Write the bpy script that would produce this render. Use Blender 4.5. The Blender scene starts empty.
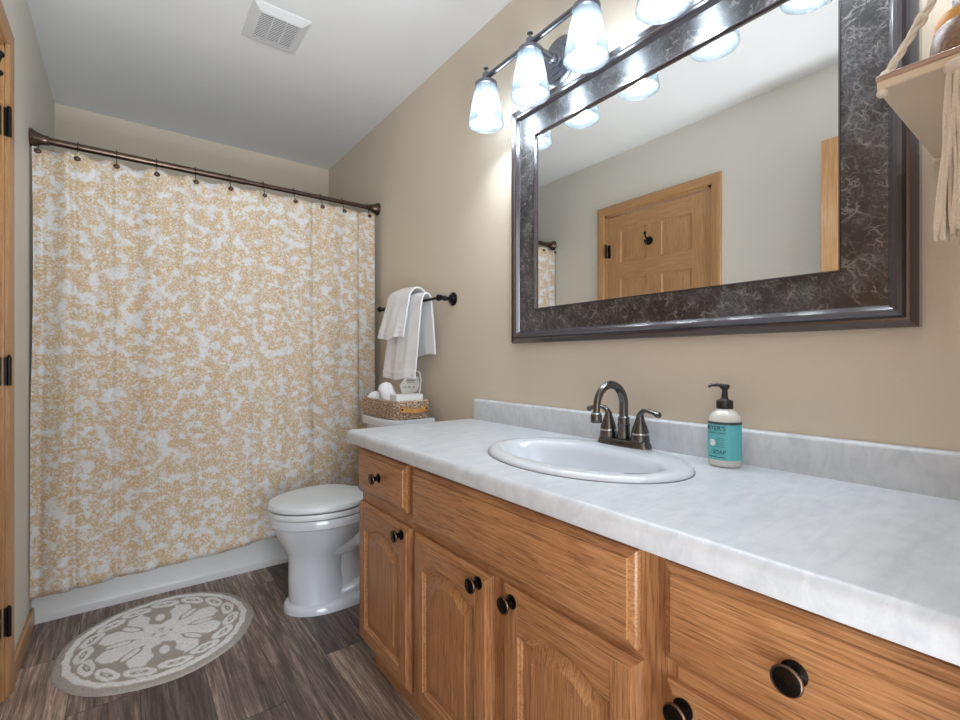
import bpy, bmesh, math, random
from mathutils import Vector, Matrix
random.seed(7)
PI = math.pi
sc = bpy.context.scene
COL = sc.collection

# ------------------------------------------------------------------ camera
CAM_H = 1.06
cam_d = bpy.data.cameras.new('camera'); cam = bpy.data.objects.new('camera', cam_d); COL.objects.link(cam)
cam_d.sensor_fit = 'HORIZONTAL'; cam_d.sensor_width = 36.0
cam_d.lens = 36.0 * 471.26 / 960.0
cam_d.clip_start = 0.02
cam.location = (0, 0, CAM_H)
cam.rotation_euler = (math.radians(90), 0, -0.6469)
sc.camera = cam

# ------------------------------------------------------------------ world, lights, exposure
sc.view_settings.view_transform = 'Standard'
sc.view_settings.look = 'None'
sc.view_settings.gamma = 1.0
sc.view_settings.use_curve_mapping = False
sc.view_settings.exposure = 0.98
w = bpy.data.worlds.new('world'); sc.world = w; w.use_nodes = True
w.node_tree.nodes['Background'].inputs[0].default_value = (0.93, 0.96, 1.0, 1)
w.node_tree.nodes['Background'].inputs[1].default_value = 1.1
BULB = 98.0

def area(name, loc, rot, sx, sy, power, color=(1, 1, 1), spread=180):
    l = bpy.data.lights.new(name, 'AREA'); l.shape = 'RECTANGLE'; l.size = sx; l.size_y = sy
    l.energy = power; l.color = color; l.spread = math.radians(spread)
    o = bpy.data.objects.new(name, l); COL.objects.link(o); o.location = loc; o.rotation_euler = rot
    return o
# added unseen area light behind the camera, frontal fill through the open doorway
area('doorway_fill', (-0.2, -3.2, 1.3), (math.radians(92), 0, -0.08), 2.0, 2.0, 50, (0.86, 0.94, 1.0))
# second added light, no visible source, aimed up through the doorway to brighten the ceiling
area('ceiling_fill', (0.1, -0.40, 0.40), (math.radians(136), 0, 0), 0.5, 0.4, 5.5, (0.86, 0.94, 1.0), 80)

# ------------------------------------------------------------------ room numbers
XL, XR, YB, YF, H = -0.2974, 1.1867, 3.396, 0.02, 2.44
TUBY = 2.591

# ------------------------------------------------------------------ materials
def srgb(r, g, b):
    f = lambda c: (c/255)/12.92 if c/255 <= 0.04045 else (((c/255)+0.055)/1.055)**2.4
    return (f(r), f(g), f(b), 1)

class NT:
    def __init__(s, name):
        s.m = bpy.data.materials.new(name); s.m.use_nodes = True
        s.t = s.m.node_tree; s.n = s.t.nodes; s.p = s.n['Principled BSDF']
    def new(s, t, **kw):
        n = s.n.new(t)
        for k, v in kw.items(): setattr(n, k, v)
        return n
    def link(s, a, b): s.t.links.new(a, b)
    def coord(s, scale=(1, 1, 1), rot=(0, 0, 0), rand=True, loc=(0, 0, 0)):
        tc = s.new('ShaderNodeTexCoord'); mp = s.new('ShaderNodeMapping')
        mp.inputs['Scale'].default_value = scale; mp.inputs['Rotation'].default_value = rot
        mp.inputs['Location'].default_value = loc
        src = tc.outputs['Object']
        if rand:
            oi = s.new('ShaderNodeObjectInfo'); mu = s.new('ShaderNodeMath', operation='MULTIPLY')
            mu.inputs[1].default_value = 7.3; s.link(oi.outputs['Random'], mu.inputs[0])
            va = s.new('ShaderNodeVectorMath', operation='ADD')
            s.link(src, va.inputs[0]); s.link(mu.outputs[0], va.inputs[1]); src = va.outputs[0]
        s.link(src, mp.inputs['Vector'])
        return mp.outputs[0]
    def noise(s, vec, scale, detail=4, rough=0.55, dist=0.0):
        n = s.new('ShaderNodeTexNoise'); n.inputs['Scale'].default_value = scale
        n.inputs['Detail'].default_value = detail; n.inputs['Roughness'].default_value = rough
        n.inputs['Distortion'].default_value = dist
        s.link(vec, n.inputs['Vector']); return n.outputs[0]
    def vor(s, vec, scale, feature='F1', out='Distance'):
        n = s.new('ShaderNodeTexVoronoi', feature=feature); n.inputs['Scale'].default_value = scale
        s.link(vec, n.inputs['Vector']); return n.outputs[out]
    def ramp(s, fac, stops):
        n = s.new('ShaderNodeValToRGB'); e = n.color_ramp.elements
        while len(e) < len(stops): e.new(0.5)
        for q, (p, c) in zip(e, stops):
            q.position = p; q.color = c if len(c) == 4 else (*c, 1)
        s.link(fac, n.inputs[0]); return n.outputs[0]
    def mix(s, fac, a, b, mode='MIX'):
        n = s.new('ShaderNodeMix', data_type='RGBA', blend_type=mode)
        for sock, v in ((n.inputs[0], fac), (n.inputs[6], a), (n.inputs[7], b)):
            if hasattr(v, 'is_linked'): s.link(v, sock)
            else: sock.default_value = v
        return n.outputs[2]
    def math(s, op, a, b=0.0, c=0.0):
        n = s.new('ShaderNodeMath', operation=op)
        for sock, v in zip(n.inputs, (a, b, c)):
            if hasattr(v, 'is_linked'): s.link(v, sock)
            else: sock.default_value = v
        return n.outputs[0]
    def bump(s, h, strength=0.2, dist=0.01):
        n = s.new('ShaderNodeBump'); n.inputs['Strength'].default_value = strength
        n.inputs['Distance'].default_value = dist; s.link(h, n.inputs['Height'])
        s.link(n.outputs[0], s.p.inputs['Normal'])
    def base(s, v):
        if hasattr(v, 'is_linked'): s.link(v, s.p.inputs['Base Color'])
        else: s.p.inputs['Base Color'].default_value = v
    def set(s, rough=0.5, metal=0.0, spec=0.5, coat=0.0):
        s.p.inputs['Roughness'].default_value = rough; s.p.inputs['Metallic'].default_value = metal
        s.p.inputs['Specular IOR Level'].default_value = spec; s.p.inputs['Coat Weight'].default_value = coat
        s.p.inputs['Coat Roughness'].default_value = 0.1

def plain(name, col, rough=0.5, metal=0.0, spec=0.5, coat=0.0, var=0.06, vscale=30, bump=0.0):
    t = NT(name); v = t.coord()
    n = t.noise(v, vscale, 3)
    c2 = tuple(min(1, x * (1 + var)) for x in col[:3]) + (1,); c1 = tuple(x * (1 - var) for x in col[:3]) + (1,)
    t.base(t.ramp(n, [(0.3, c1), (0.7, c2)])); t.set(rough, metal, spec, coat)
    if bump: t.bump(n, bump, 0.002)
    return t.m

def wall_mat(name, col):
    t = NT(name); v = t.coord(rand=False)
    n = t.noise(v, 150, 3); n2 = t.noise(v, 2.0, 2)
    c1 = tuple(x * 0.98 for x in col[:3]) + (1,); c2 = tuple(x * 1.02 for x in col[:3]) + (1,)
    t.base(t.ramp(n2, [(0.3, c1), (0.7, c2)])); t.set(0.62, spec=0.35); t.bump(n, 0.18, 0.003)
    return t.m

def wood(name, axis, light, mid, dark, rough=0.38, cath=True, pores=1.0):
    t = NT(name)
    fine = [210, 210, 210]; fine[axis] = 7.0
    ring = [7, 7, 7]; ring[axis] = 0.75
    v = t.coord(tuple(fine)); v2 = t.coord(tuple(ring))
    g = t.noise(v, 1.0, 5, 0.65)
    big = t.noise(v2, 1.0, 2, 0.5, 0.4)
    w_ = t.math('FRACT', t.math('MULTIPLY', big, 9.0))
    tri = t.math('ABSOLUTE', t.math('SUBTRACT', w_, 0.5))
    col = t.ramp(g, [(0.26, tuple((x+y)/2 for x, y in zip(dark, mid))), (0.48, mid), (0.72, light)])
    ringc = t.ramp(tri, [(0.0, mid), (0.12, (1, 1, 1, 1)), (0.5, (1, 1, 1, 1))])
    col = t.mix(0.30 if cath else 0.1, col, ringc, 'MULTIPLY')
    tone = t.noise(t.coord((2.2, 2.2, 2.2)), 1.0, 2)
    col = t.mix(0.3, col, t.ramp(tone, [(0.3, (0.78, 0.72, 0.66, 1)), (0.7, (1.12, 1.1, 1.08, 1))]), 'MULTIPLY')
    pv = [380, 380, 380]; pv[axis] = 16
    p = t.noise(t.coord(tuple(pv)), 1.0, 2, 0.5)
    col = t.mix(t.math('MULTIPLY', t.ramp(p, [(0.54, (0, 0, 0, 1)), (0.64, (1, 1, 1, 1))]), 0.6*pores), col, dark)
    t.base(col); t.set(rough, spec=0.45, coat=0.15); t.bump(g, 0.10, 0.0015)
    return t.m

OL, OM, OD = srgb(200, 153, 110), srgb(178, 127, 84), srgb(112, 72, 42)
M_oakY = wood('oak_grain_y', 1, OL, OM, OD)
M_oakZ = wood('oak_grain_z', 2, OL, OM, OD)
TL, TM, TD = srgb(206, 166, 120), srgb(190, 144, 98), srgb(150, 104, 64)
M_trimY = wood('trim_oak_y', 1, TL, TM, TD, cath=False, pores=.5)
M_trimZ = wood('trim_oak_z', 2, TL, TM, TD, cath=False, pores=.5)

M_wall = wall_mat('beige_paint', srgb(220, 207, 189))
M_wall_pale = wall_mat('pale_beige_paint', srgb(224, 219, 209))
M_ceil = wall_mat('ceiling_paint', srgb(230, 230, 230))
M_porc = plain('porcelain', srgb(212, 218, 226), 0.12, spec=0.6, coat=0.5, var=0.01)
M_tub = plain('tub_acrylic', srgb(224, 225, 226), 0.25, spec=0.5, var=0.01)
M_lid = plain('seat_plastic', srgb(216, 222, 226), 0.3, var=0.01)
M_black = plain('black_bronze', srgb(30, 28, 28), 0.28, 0.7, var=0.2)
M_knob = plain('oil_rubbed_bronze', srgb(34, 29, 27), 0.25, 0.8, var=0.3, vscale=120)
M_knobrim = plain('worn_copper_edge', srgb(104, 82, 68), 0.35, 0.9)
M_rod = plain('bronze_rod', srgb(96, 78, 68), 0.3, 0.85, var=0.15)
M_fix = plain('brushed_pewter', srgb(128, 130, 140), 0.26, 0.9, var=0.08)
M_faucet = plain('brushed_gunmetal', srgb(104, 101, 99), 0.27, 0.95, var=0.15, vscale=60)
M_facedge = plain('polished_edge', srgb(205, 205, 205), 0.15, 1.0)
M_vent = plain('white_plastic', srgb(214, 214, 214), 0.45, var=0.01)
M_ventdark = plain('vent_inside', srgb(40, 40, 42), 0.8)
M_white = plain('white_card', srgb(235, 236, 238), 0.6, var=0.01)
M_hinge = plain('black_hinge', srgb(36, 32, 31), 0.4, 0.6)
M_leather = plain('tan_leather', srgb(206, 150, 82), 0.55, var=0.15, vscale=60)
M_grey = plain('grey_print', srgb(140, 138, 136), 0.6)
M_cardgrey = plain('grey_card', srgb(198, 194, 188), 0.6)
M_pump = plain('black_plastic', srgb(32, 30, 32), 0.35)
M_bottle = plain('frosted_bottle', srgb(212, 210, 204), 0.25, var=0.02)
M_teal = plain('teal_label', srgb(100, 190, 196), 0.5, var=0.02)
M_ink = plain('label_ink', srgb(36, 62, 70), 0.6)
M_tealdark = plain('label_dark_band', srgb(60, 72, 74), 0.5)
M_rope = plain('cotton_rope', srgb(226, 214, 198), 0.9, var=0.08, vscale=300, bump=0.5)
M_shelfedge = wood('shelf_edge', 1, srgb(196, 170, 150), srgb(178, 150, 132), srgb(140, 112, 98), cath=False)
M_shelf = plain('pale_shelf_board', srgb(224, 205, 180), 0.6, var=0.03, vscale=8)
M_bowlwood = wood('mango_wood', 1, srgb(178, 150, 128), srgb(150, 122, 102), srgb(100, 80, 68))
M_orange = plain('orange_rim', srgb(240, 176, 96), 0.4)
M_chrome = plain('chrome', srgb(220, 220, 222), 0.08, 1.0)
M_water = plain('bowl_inside', srgb(222, 224, 226), 0.1)

# terry cloth
t = NT('white_terry'); v = t.coord(); n = t.noise(v, 420, 3); t.base(t.ramp(n, [(0.2, srgb(236, 237, 240)), (0.6, srgb(250, 251, 254))])); t.set(0.95, spec=0.1); t.bump(n, 0.6, 0.003)
t.p.inputs['Sheen Weight'].default_value = 0.3; M_terry = t.m

# counter laminate
t = NT('counter_laminate'); v = t.coord(rand=False)
n = t.noise(v, 22, 6, 0.65); n2 = t.noise(t.coord((1.2, 6, 3), rand=False), 7, 4, 0.6, 0.8); n3 = t.noise(v, 260, 2)
c = t.ramp(n, [(0.32, srgb(184, 189, 195)), (0.52, srgb(200, 204, 209)), (0.7, srgb(210, 213, 216))])
c = t.mix(0.5, c, t.ramp(n2, [(0.35, srgb(188, 193, 200)), (0.6, srgb(210, 213, 217))]))
c = t.mix(t.ramp(n3, [(0.64, (0, 0, 0, 1)), (0.72, (.35, .35, .35, 1))]), c, srgb(180, 178, 176))
t.base(c); t.set(0.33, spec=0.45); M_counter = t.m

# dark emperador-look laminate of the mirror frame
t = NT('dark_marble_laminate'); v = t.coord(rand=False)
wv = t.noise(v, 9, 4, 0.6)
vm = t.new('ShaderNodeVectorMath', operation='MULTIPLY_ADD'); t.link(wv, vm.inputs[0]); vm.inputs[1].default_value = (.18, .22, .2); t.link(v, vm.inputs[2])
vein = t.vor(vm.outputs[0], 38, 'DISTANCE_TO_EDGE'); vein2 = t.vor(vm.outputs[0], 85, 'DISTANCE_TO_EDGE')
patch = t.noise(v, 14, 4, 0.6); patch2 = t.noise(v, 34, 4, 0.6)
c = t.ramp(patch, [(0.35, srgb(22, 22, 26)), (0.5, srgb(38, 34, 38)), (0.66, srgb(60, 62, 68))])
lines = t.math('MULTIPLY', t.ramp(vein, [(0.0, (1, 1, 1, 1)), (0.09, (0, 0, 0, 1))]), t.ramp(patch2, [(0.42, (0, 0, 0, 1)), (0.62, (1, 1, 1, 1))]))
c = t.mix(t.math('MULTIPLY', lines, 0.55), c, srgb(160, 156, 154))
l2 = t.math('MULTIPLY', t.ramp(vein2, [(0.0, (1, 1, 1, 1)), (0.12, (0, 0, 0, 1))]), t.ramp(patch, [(0.40, (0, 0, 0, 1)), (0.6, (1, 1, 1, 1))]))
c = t.mix(t.math('MULTIPLY', l2, 0.35), c, srgb(138, 132, 130))
t.base(c); t.set(0.3, spec=0.6, coat=0.8); t.p.inputs['Coat Roughness'].default_value = 0.24; t.p.inputs['Coat IOR'].default_value = 1.55; M_marble = t.m
M_moulding = plain('espresso_moulding', srgb(58, 50, 56), 0.2, spec=0.9, coat=1.0, var=0.1, vscale=8)

# mirror glass
t = NT('mirror_glass'); t.base((0.93, 0.94, 0.93, 1)); t.set(0.0, 1.0); M_mirror = t.m

# glowing bulb and frosted shade
t = NT('bulb_glow'); t.base((1, 1, 1, 1)); t.p.inputs['Emission Color'].default_value = (0.84, 0.93, 1.0, 1)
t.p.inputs['Emission Strength'].default_value = BULB; M_bulb = t.m
m = bpy.data.materials.new('frosted_shade_glass'); m.use_nodes = True; nt = m.node_tree; nt.nodes.clear()
out = nt.nodes.new('ShaderNodeOutputMaterial'); mx = nt.nodes.new('ShaderNodeMixShader'); mx2 = nt.nodes.new('ShaderNodeMixShader'); mx3 = nt.nodes.new('ShaderNodeMixShader')
tl = nt.nodes.new('ShaderNodeBsdfTranslucent'); tl.inputs[0].default_value = (0.09, 0.105, 0.115, 1)
df = nt.nodes.new('ShaderNodeBsdfDiffuse'); df.inputs[0].default_value = (0.12, 0.135, 0.145, 1)
tr = nt.nodes.new('ShaderNodeBsdfTransparent'); tr.inputs[0].default_value = (0.95, 0.98, 1, 1)
gl = nt.nodes.new('ShaderNodeBsdfGlossy'); gl.inputs['Roughness'].default_value = 0.15
nt.links.new(tl.outputs[0], mx.inputs[1]); nt.links.new(df.outputs[0], mx.inputs[2]); mx.inputs[0].default_value = 0.5
nt.links.new(mx.outputs[0], mx2.inputs[1]); nt.links.new(tr.outputs[0], mx2.inputs[2]); mx2.inputs[0].default_value = 0.34
nt.links.new(mx2.outputs[0], mx3.inputs[1]); nt.links.new(gl.outputs[0], mx3.inputs[2]); mx3.inputs[0].default_value = 0.05
nt.links.new(mx3.outputs[0], out.inputs[0]); M_shade = m

# floor planks
t = NT('dark_plank_floor')
tc = t.new('ShaderNodeTexCoord'); sp = t.new('ShaderNodeSeparateXYZ'); t.link(tc.outputs['Object'], sp.inputs[0])
PW, PL = 0.18, 1.22
xs = t.math('DIVIDE', t.math('ADD', sp.outputs[0], 2.12), PW)
xi = t.math('FLOOR', xs); xf = t.math('FRACT', xs)
wn = t.new('ShaderNodeTexWhiteNoise', noise_dimensions='1D'); t.link(xi, wn.inputs['W'])
ys = t.math('ADD', t.math('DIVIDE', t.math('ADD', sp.outputs[1], 3.0), PL), t.math('MULTIPLY', wn.outputs['Value'], 5.37))
yi = t.math('FLOOR', ys); yf = t.math('FRACT', ys)
wid = t.new('ShaderNodeTexWhiteNoise', noise_dimensions='2D'); cx = t.new('ShaderNodeCombineXYZ'); t.link(xi, cx.inputs[0]); t.link(yi, cx.inputs[1]); t.link(cx.outputs[0], wid.inputs['Vector'])
off = t.new('ShaderNodeVectorMath', operation='MULTIPLY_ADD'); t.link(wid.outputs['Color'], off.inputs[0]); off.inputs[1].default_value = (11, 11, 11); t.link(tc.outputs['Object'], off.inputs[2])
def pm(scale):
    mp = t.new('ShaderNodeMapping'); mp.inputs['Scale'].default_value = scale; t.link(off.outputs[0], mp.inputs[0]); return mp.outputs[0]
g1 = t.noise(pm((85, 4.0, 1)), 1, 6, 0.75, 0.8); g2 = t.noise(pm((16, 1.6, 1)), 1, 4, 0.6, 1.2); g3 = t.noise(pm((190, 6, 1)), 1, 3, 0.6)
c = t.ramp(g1, [(0.30, srgb(80, 69, 64)), (0.50, srgb(158, 140, 130)), (0.68, srgb(232, 214, 200))])
c = t.mix(t.math('MULTIPLY', t.ramp(g2, [(0.42, (0, 0, 0, 1)), (0.60, (1, 1, 1, 1))]), 0.55), c, srgb(74, 63, 59))
c = t.mix(t.math('MULTIPLY', t.ramp(g3, [(0.58, (0, 0, 0, 1)), (0.68, (1, 1, 1, 1))]), 0.5), c, srgb(182, 166, 152))
tone = t.ramp(wid.outputs['Value'], [(0.0, (0.34, 0.34, 0.37, 1)), (0.45, (0.72, 0.69, 0.68, 1)), (1.0, (1.25, 1.18, 1.12, 1))])
c = t.mix(1.0, c, tone, 'MULTIPLY')
seam = t.math('MAXIMUM', t.math('LESS_THAN', xf, 0.012), t.math('LESS_THAN', yf, 0.002))
c = t.mix(t.math('MULTIPLY', seam, 0.75), c, srgb(26, 21, 20))
t.base(c); t.set(0.42, spec=0.4); t.bump(g1, 0.15, 0.002); M_floor = t.m

# curtain print: tan florals on white
t = NT('floral_curtain_cloth')
tc = t.new('ShaderNodeTexCoord'); sp = t.new('ShaderNodeSeparateXYZ'); t.link(tc.outputs['Object'], sp.inputs[0])
cb = t.new('ShaderNodeCombineXYZ'); t.link(sp.outputs[0], cb.inputs[0]); t.link(sp.outputs[2], cb.inputs[1])
P0 = cb.outputs[0]
nz = t.new('ShaderNodeTexNoise'); nz.inputs['Scale'].default_value = 30; nz.inputs['Detail'].default_value = 4; t.link(P0, nz.inputs['Vector'])
vm = t.new('ShaderNodeVectorMath', operation='MULTIPLY_ADD'); t.link(nz.outputs['Color'], vm.inputs[0]); vm.inputs[1].default_value = (.035, .035, 0); t.link(P0, vm.inputs[2])
P1 = vm.outputs[0]
clump = t.noise(P1, 21.0, 5, 0.68)
blos = t.vor(P1, 29.0)                                   # blossoms
mask = t.ramp(t.math('ADD', t.math('MULTIPLY', clump, 1.0), t.math('MULTIPLY', t.math('SUBTRACT', 0.42, blos), 0.30)), [(0.375, (0, 0, 0, 1)), (0.47, (1, 1, 1, 1))])
fine = t.vor(P1, 78.0, 'DISTANCE_TO_EDGE')
rings = t.math('SINE', t.math('MULTIPLY', blos, 26.0))
line = t.math('ADD', t.math('MULTIPLY', rings, 0.22), t.math('MULTIPLY', fine, 2.0))
lmask = t.ramp(line, [(0.20, (1, 1, 1, 1)), (0.46, (0.10, 0.10, 0.10, 1))])
core = t.ramp(blos, [(0.07, (1, 1, 1, 1)), (0.16, (0, 0, 0, 1))])
tan = t.mix(core, srgb(202, 174, 134), srgb(188, 152, 104))
amt = t.math('MULTIPLY', mask, t.math('ADD', t.math('MULTIPLY', lmask, 0.85), 0.14))
cc = t.mix(amt, srgb(222, 223, 226), tan)
twigs = t.vor(P1, 44.0, 'DISTANCE_TO_EDGE')
cc = t.mix(t.math('MULTIPLY', t.ramp(twigs, [(0.0, (1, 1, 1, 1)), (0.08, (0, 0, 0, 1))]), 0.6), cc, srgb(206, 186, 160))
t.base(cc); t.set(0.85, spec=0.15)
t.p.inputs['Subsurface Weight'].default_value = 0.0
M_curtain = t.m

# rug from a colour attribute (its woven pattern)
t = NT('tufted_rug'); at = t.new('ShaderNodeAttribute', attribute_name='weave')
v = t.coord(rand=False); n = t.noise(v, 130, 4, 0.75)
c = t.mix(at.outputs['Fac'], srgb(192, 185, 178), srgb(255, 255, 255))
c = t.mix(0.5, c, t.ramp(n, [(0.34, (0.55, 0.55, 0.55, 1)), (0.62, (1.15, 1.15, 1.15, 1))]), 'MULTIPLY')
t.base(c); t.set(0.95, spec=0.05); t.bump(n, 0.9, 0.006); M_rug = t.m

# woven seagrass strands
t = NT('seagrass'); v = t.coord(rand=False); n = t.noise(v, 150, 3); n2 = t.noise(v, 70, 2)
c = t.ramp(n, [(0.3, srgb(112, 84, 66)), (0.5, srgb(186, 156, 132)), (0.66, srgb(240, 226, 208))])
t.base(c); t.set(0.8, spec=0.2); t.bump(n, 0.5, 0.002); M_basket = t.m

# blue and white glazed pattern
t = NT('blue_white_pattern'); v = t.coord(rand=False); n = t.noise(v, 45, 3, 0.6, 1.5)
t.base(t.ramp(n, [(0.44, srgb(158, 178, 224)), (0.50, srgb(238, 240, 246))])); t.set(0.4); M_blue = t.m

# ------------------------------------------------------------------ mesh helpers
def empty(name, loc, label=None, cat=None, group=None, kind=None):
    o = bpy.data.objects.new(name, None); COL.objects.link(o); o.location = loc; o.empty_display_size = 0.05
    tag(o, label, cat, group, kind); return o
def tag(o, label=None, cat=None, group=None, kind=None):
    if label: o['label'] = label
    if cat: o['category'] = cat
    if group: o['group'] = group
    if kind: o['kind'] = kind
    return o
def wloc(o):
    v = Vector((0, 0, 0))
    while o is not None: v += Vector(o.location); o = o.parent
    return v

class MB:
    def __init__(s): s.v = []; s.f = []; s.mi = []
    def add(s, vs, fs, mi=0):
        b = len(s.v); s.v += [tuple(p) for p in vs]
        s.f += [tuple(b + i for i in f) for f in fs]; s.mi += [mi] * len(fs)
    def box(s, x0, x1, y0, y1, z0, z1, mi=0):
        s.add([(x, y, z) for x in (x0, x1) for y in (y0, y1) for z in (z0, z1)],
              [(0, 1, 3, 2), (4, 6, 7, 5), (0, 4, 5, 1), (2, 3, 7, 6), (0, 2, 6, 4), (1, 5, 7, 3)], mi)
    def loft(s, rings, mi=0, cap0=True, cap1=True, closed=True):
        n = len(rings[0]); vs = [p for r in rings for p in r]; fs = []
        for i in range(len(rings) - 1):
            for j in range(n if closed else n - 1):
                k = (j + 1) % n; fs.append((i*n+j, i*n+k, (i+1)*n+k, (i+1)*n+j))
        if cap0: fs.append(tuple(range(n))[::-1])
        if cap1: fs.append(tuple((len(rings)-1)*n + j for j in range(n)))
        s.add(vs, fs, mi)
    def lathe(s, prof, c, axis='z', n=32, mi=0, cap0=False, cap1=False, sx=1, sy=1):
        rings = []
        for r, h in prof:
            ring = []
            for k in range(n):
                a = 2*PI*k/n; u, w_ = r*math.cos(a)*sx, r*math.sin(a)*sy
                if axis == 'z': p = (c[0]+u, c[1]+w_, c[2]+h)
                elif axis == 'x': p = (c[0]+h, c[1]+u, c[2]+w_)
                else: p = (c[0]+w_, c[1]+h, c[2]+u)
                ring.append(p)
            rings.append(ring)
        s.loft(rings, mi, cap0, cap1)
    def tube(s, path, r, n=14, mi=0, cap=True, flat=1.0):
        pts = [Vector(p) for p in path]; rs = r if hasattr(r, '__len__') else [r]*len(pts)
        rings = []; up = None
        for i, p in enumerate(pts):
            d = (pts[min(i+1, len(pts)-1)] - pts[max(i-1, 0)]).normalized()
            if up is None:
                up = Vector((0, 0, 1)) if abs(d.z) < 0.9 else Vector((0, 1, 0))
            a = d.cross(up).normalized(); b = a.cross(d).normalized(); up = b
            rings.append([p + a*rs[i]*math.cos(2*PI*k/n) + b*rs[i]*flat*math.sin(2*PI*k/n) for k in range(n)])
        s.loft(rings, mi, cap, cap)
    def ball(s, c, r, n=20, m=12, mi=0, sc_=(1, 1, 1)):
        prof = [(max(1e-4, r*math.sin(PI*i/m)), -r*math.cos(PI*i/m)) for i in range(m+1)]
        rings = [[(c[0]+p[0]*math.cos(2*PI*k/n)*sc_[0], c[1]+p[0]*math.sin(2*PI*k/n)*sc_[1], c[2]+p[1]*sc_[2]) for k in range(n)] for p in prof]
        s.loft(rings, mi)
    def build(s, name, mat, parent=None, smooth=True, angle=35, bev=0, seg=2, sub=0, weld=False, solid=0, tagd=None):
        o0 = wloc(parent) if parent else Vector((0, 0, 0))
        if parent is None and tagd is not None and 'loc' in tagd: o0 = Vector(tagd['loc'])
        me = bpy.data.meshes.new(name)
        me.from_pydata([tuple(Vector(p) - o0) for p in s.v], [], s.f)
        mats = mat if isinstance(mat, (list, tuple)) else [mat]
        for m_ in mats: me.materials.append(m_)
        me.polygons.foreach_set('material_index', s.mi)
        bm = bmesh.new(); bm.from_mesh(me)
        if weld: bmesh.ops.remove_doubles(bm, verts=bm.verts, dist=1e-5)
        bmesh.ops.recalc_face_normals(bm, faces=bm.faces)
        bm.to_mesh(me); bm.free()
        if smooth:
            me.polygons.foreach_set('use_smooth', [True]*len(me.polygons))
            me.set_sharp_from_angle(angle=math.radians(angle))
        me.update()
        o = bpy.data.objects.new(name, me); COL.objects.link(o)
        if parent: o.parent = parent
        else: o.location = o0
        if solid:
            md = o.modifiers.new('solid', 'SOLIDIFY'); md.thickness = solid; md.offset = 0
        if bev:
            md = o.modifiers.new('bevel', 'BEVEL'); md.width = bev; md.segments = seg; md.limit_method = 'ANGLE'; md.angle_limit = math.radians(40)
        if sub:
            md = o.modifiers.new('sub', 'SUBSURF'); md.levels = sub; md.render_levels = sub
        return o

def one(name, mat, label, cat, loc, fn, group=None, **kw):
    b = MB(); fn(b); o = b.build(name, mat, None, tagd={'loc': loc}, **kw); return tag(o, label, cat, group)
def struct(name, mat, boxes, **kw):
    b = MB()
    for q in boxes: b.box(*q)
    o = b.build(name, mat, None, smooth=False, **kw); o['kind'] = 'structure'; return o
def lerp(a, b, t_): return a + (b-a)*t_
def smooth(t_): t_ = max(0, min(1, t_)); return t_*t_*(3-2*t_)
def copy_tree(o, parent=None):
    c_ = o.copy(); COL.objects.link(c_); c_.parent = parent
    for ch in list(o.children): copy_tree(ch, c_)
    return c_

# ------------------------------------------------------------------ room shell
DX0, DX1, DH = -0.20, 0.60, 2.06           # entry doorway in the wall behind the photographer
D1a, D1b = 1.276, 2.132                      # outer edges of the casing of the six panel door
WT = 0.12
struct('floor', M_floor, [(XL-WT, XR+WT, YF-0.6, YB+WT, -0.05, 0.0)])
struct('ceiling', M_ceil, [(XL-WT, XR+WT, YF-WT, YB+WT, H, H+0.05)])
struct('wall_right', M_wall, [(XR, XR+WT, YF-WT, YB+WT, 0, H)])
struct('wall_back', M_wall, [(XL, XR, YB, YB+WT, 0, H)])
cw = 0.057
a, b_ = D1a+cw, D1b-cw
struct('wall_left', M_wall_pale, [(XL-WT, XL, YF-WT, a, 0, H), (XL-WT, XL, b_, YB+WT, 0, H), (XL-WT, XL, a, b_, 2.051, H)])
struct('wall_front', M_wall_pale, [(XL, DX0, YF-WT, YF, 0, H), (DX1, XR, YF-WT, YF, 0, H), (DX0, DX1, YF-WT, YF, DH, H)])
# oak baseboards
b = MB(); b.box(XL, XL+0.012, b_+cw, TUBY-0.012, 0, 0.07)
o = b.build('baseboard_left', M_trimY, None, bev=0.004); o['kind'] = 'structure'

# casing of the six panel door, mitred, with a moulded profile
def casing(name, y0, y1, ztop, face_x, wall_x, dirx):
    prof = [(0.0, 0.0), (0.0, 0.009), (0.004, 0.013), (0.012, 0.015), (0.030, 0.013), (0.045, 0.010), (0.053, 0.010), (0.057, 0.006), (0.057, 0.0)]
    b = MB()
    path = [(y0, 0.0, 1, 0), (y0, ztop, 1, -1), (y1, ztop, -1, -1), (y1, 0.0, -1, 0)]
    for seg_, mi in ((0, 0), (1, 1), (2, 0)):
        rings = []
        for q in (path[seg_], path[seg_+1]):
            rings.append([(wall_x + dirx*h_, q[0] + q[2]*d, q[1] + q[3]*d) for d, h_ in prof])
        b.loft(rings, mi, True, True)
    o = b.build(name, [M_trimZ, M_trimY], None, angle=25); o['kind'] = 'structure'; return o
casing('trim_1', D1a, D1b, 2.108, 0, XL, 1)
# jamb behind it
struct('trim_2', M_trimZ, [(XL-WT, XL, a-0.001, a+0.018, 0, 2.051), (XL-WT, XL, b_-0.018, b_+0.001, 0, 2.051), (XL-WT, XL, a, b_, 2.035, 2.052)])

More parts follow.
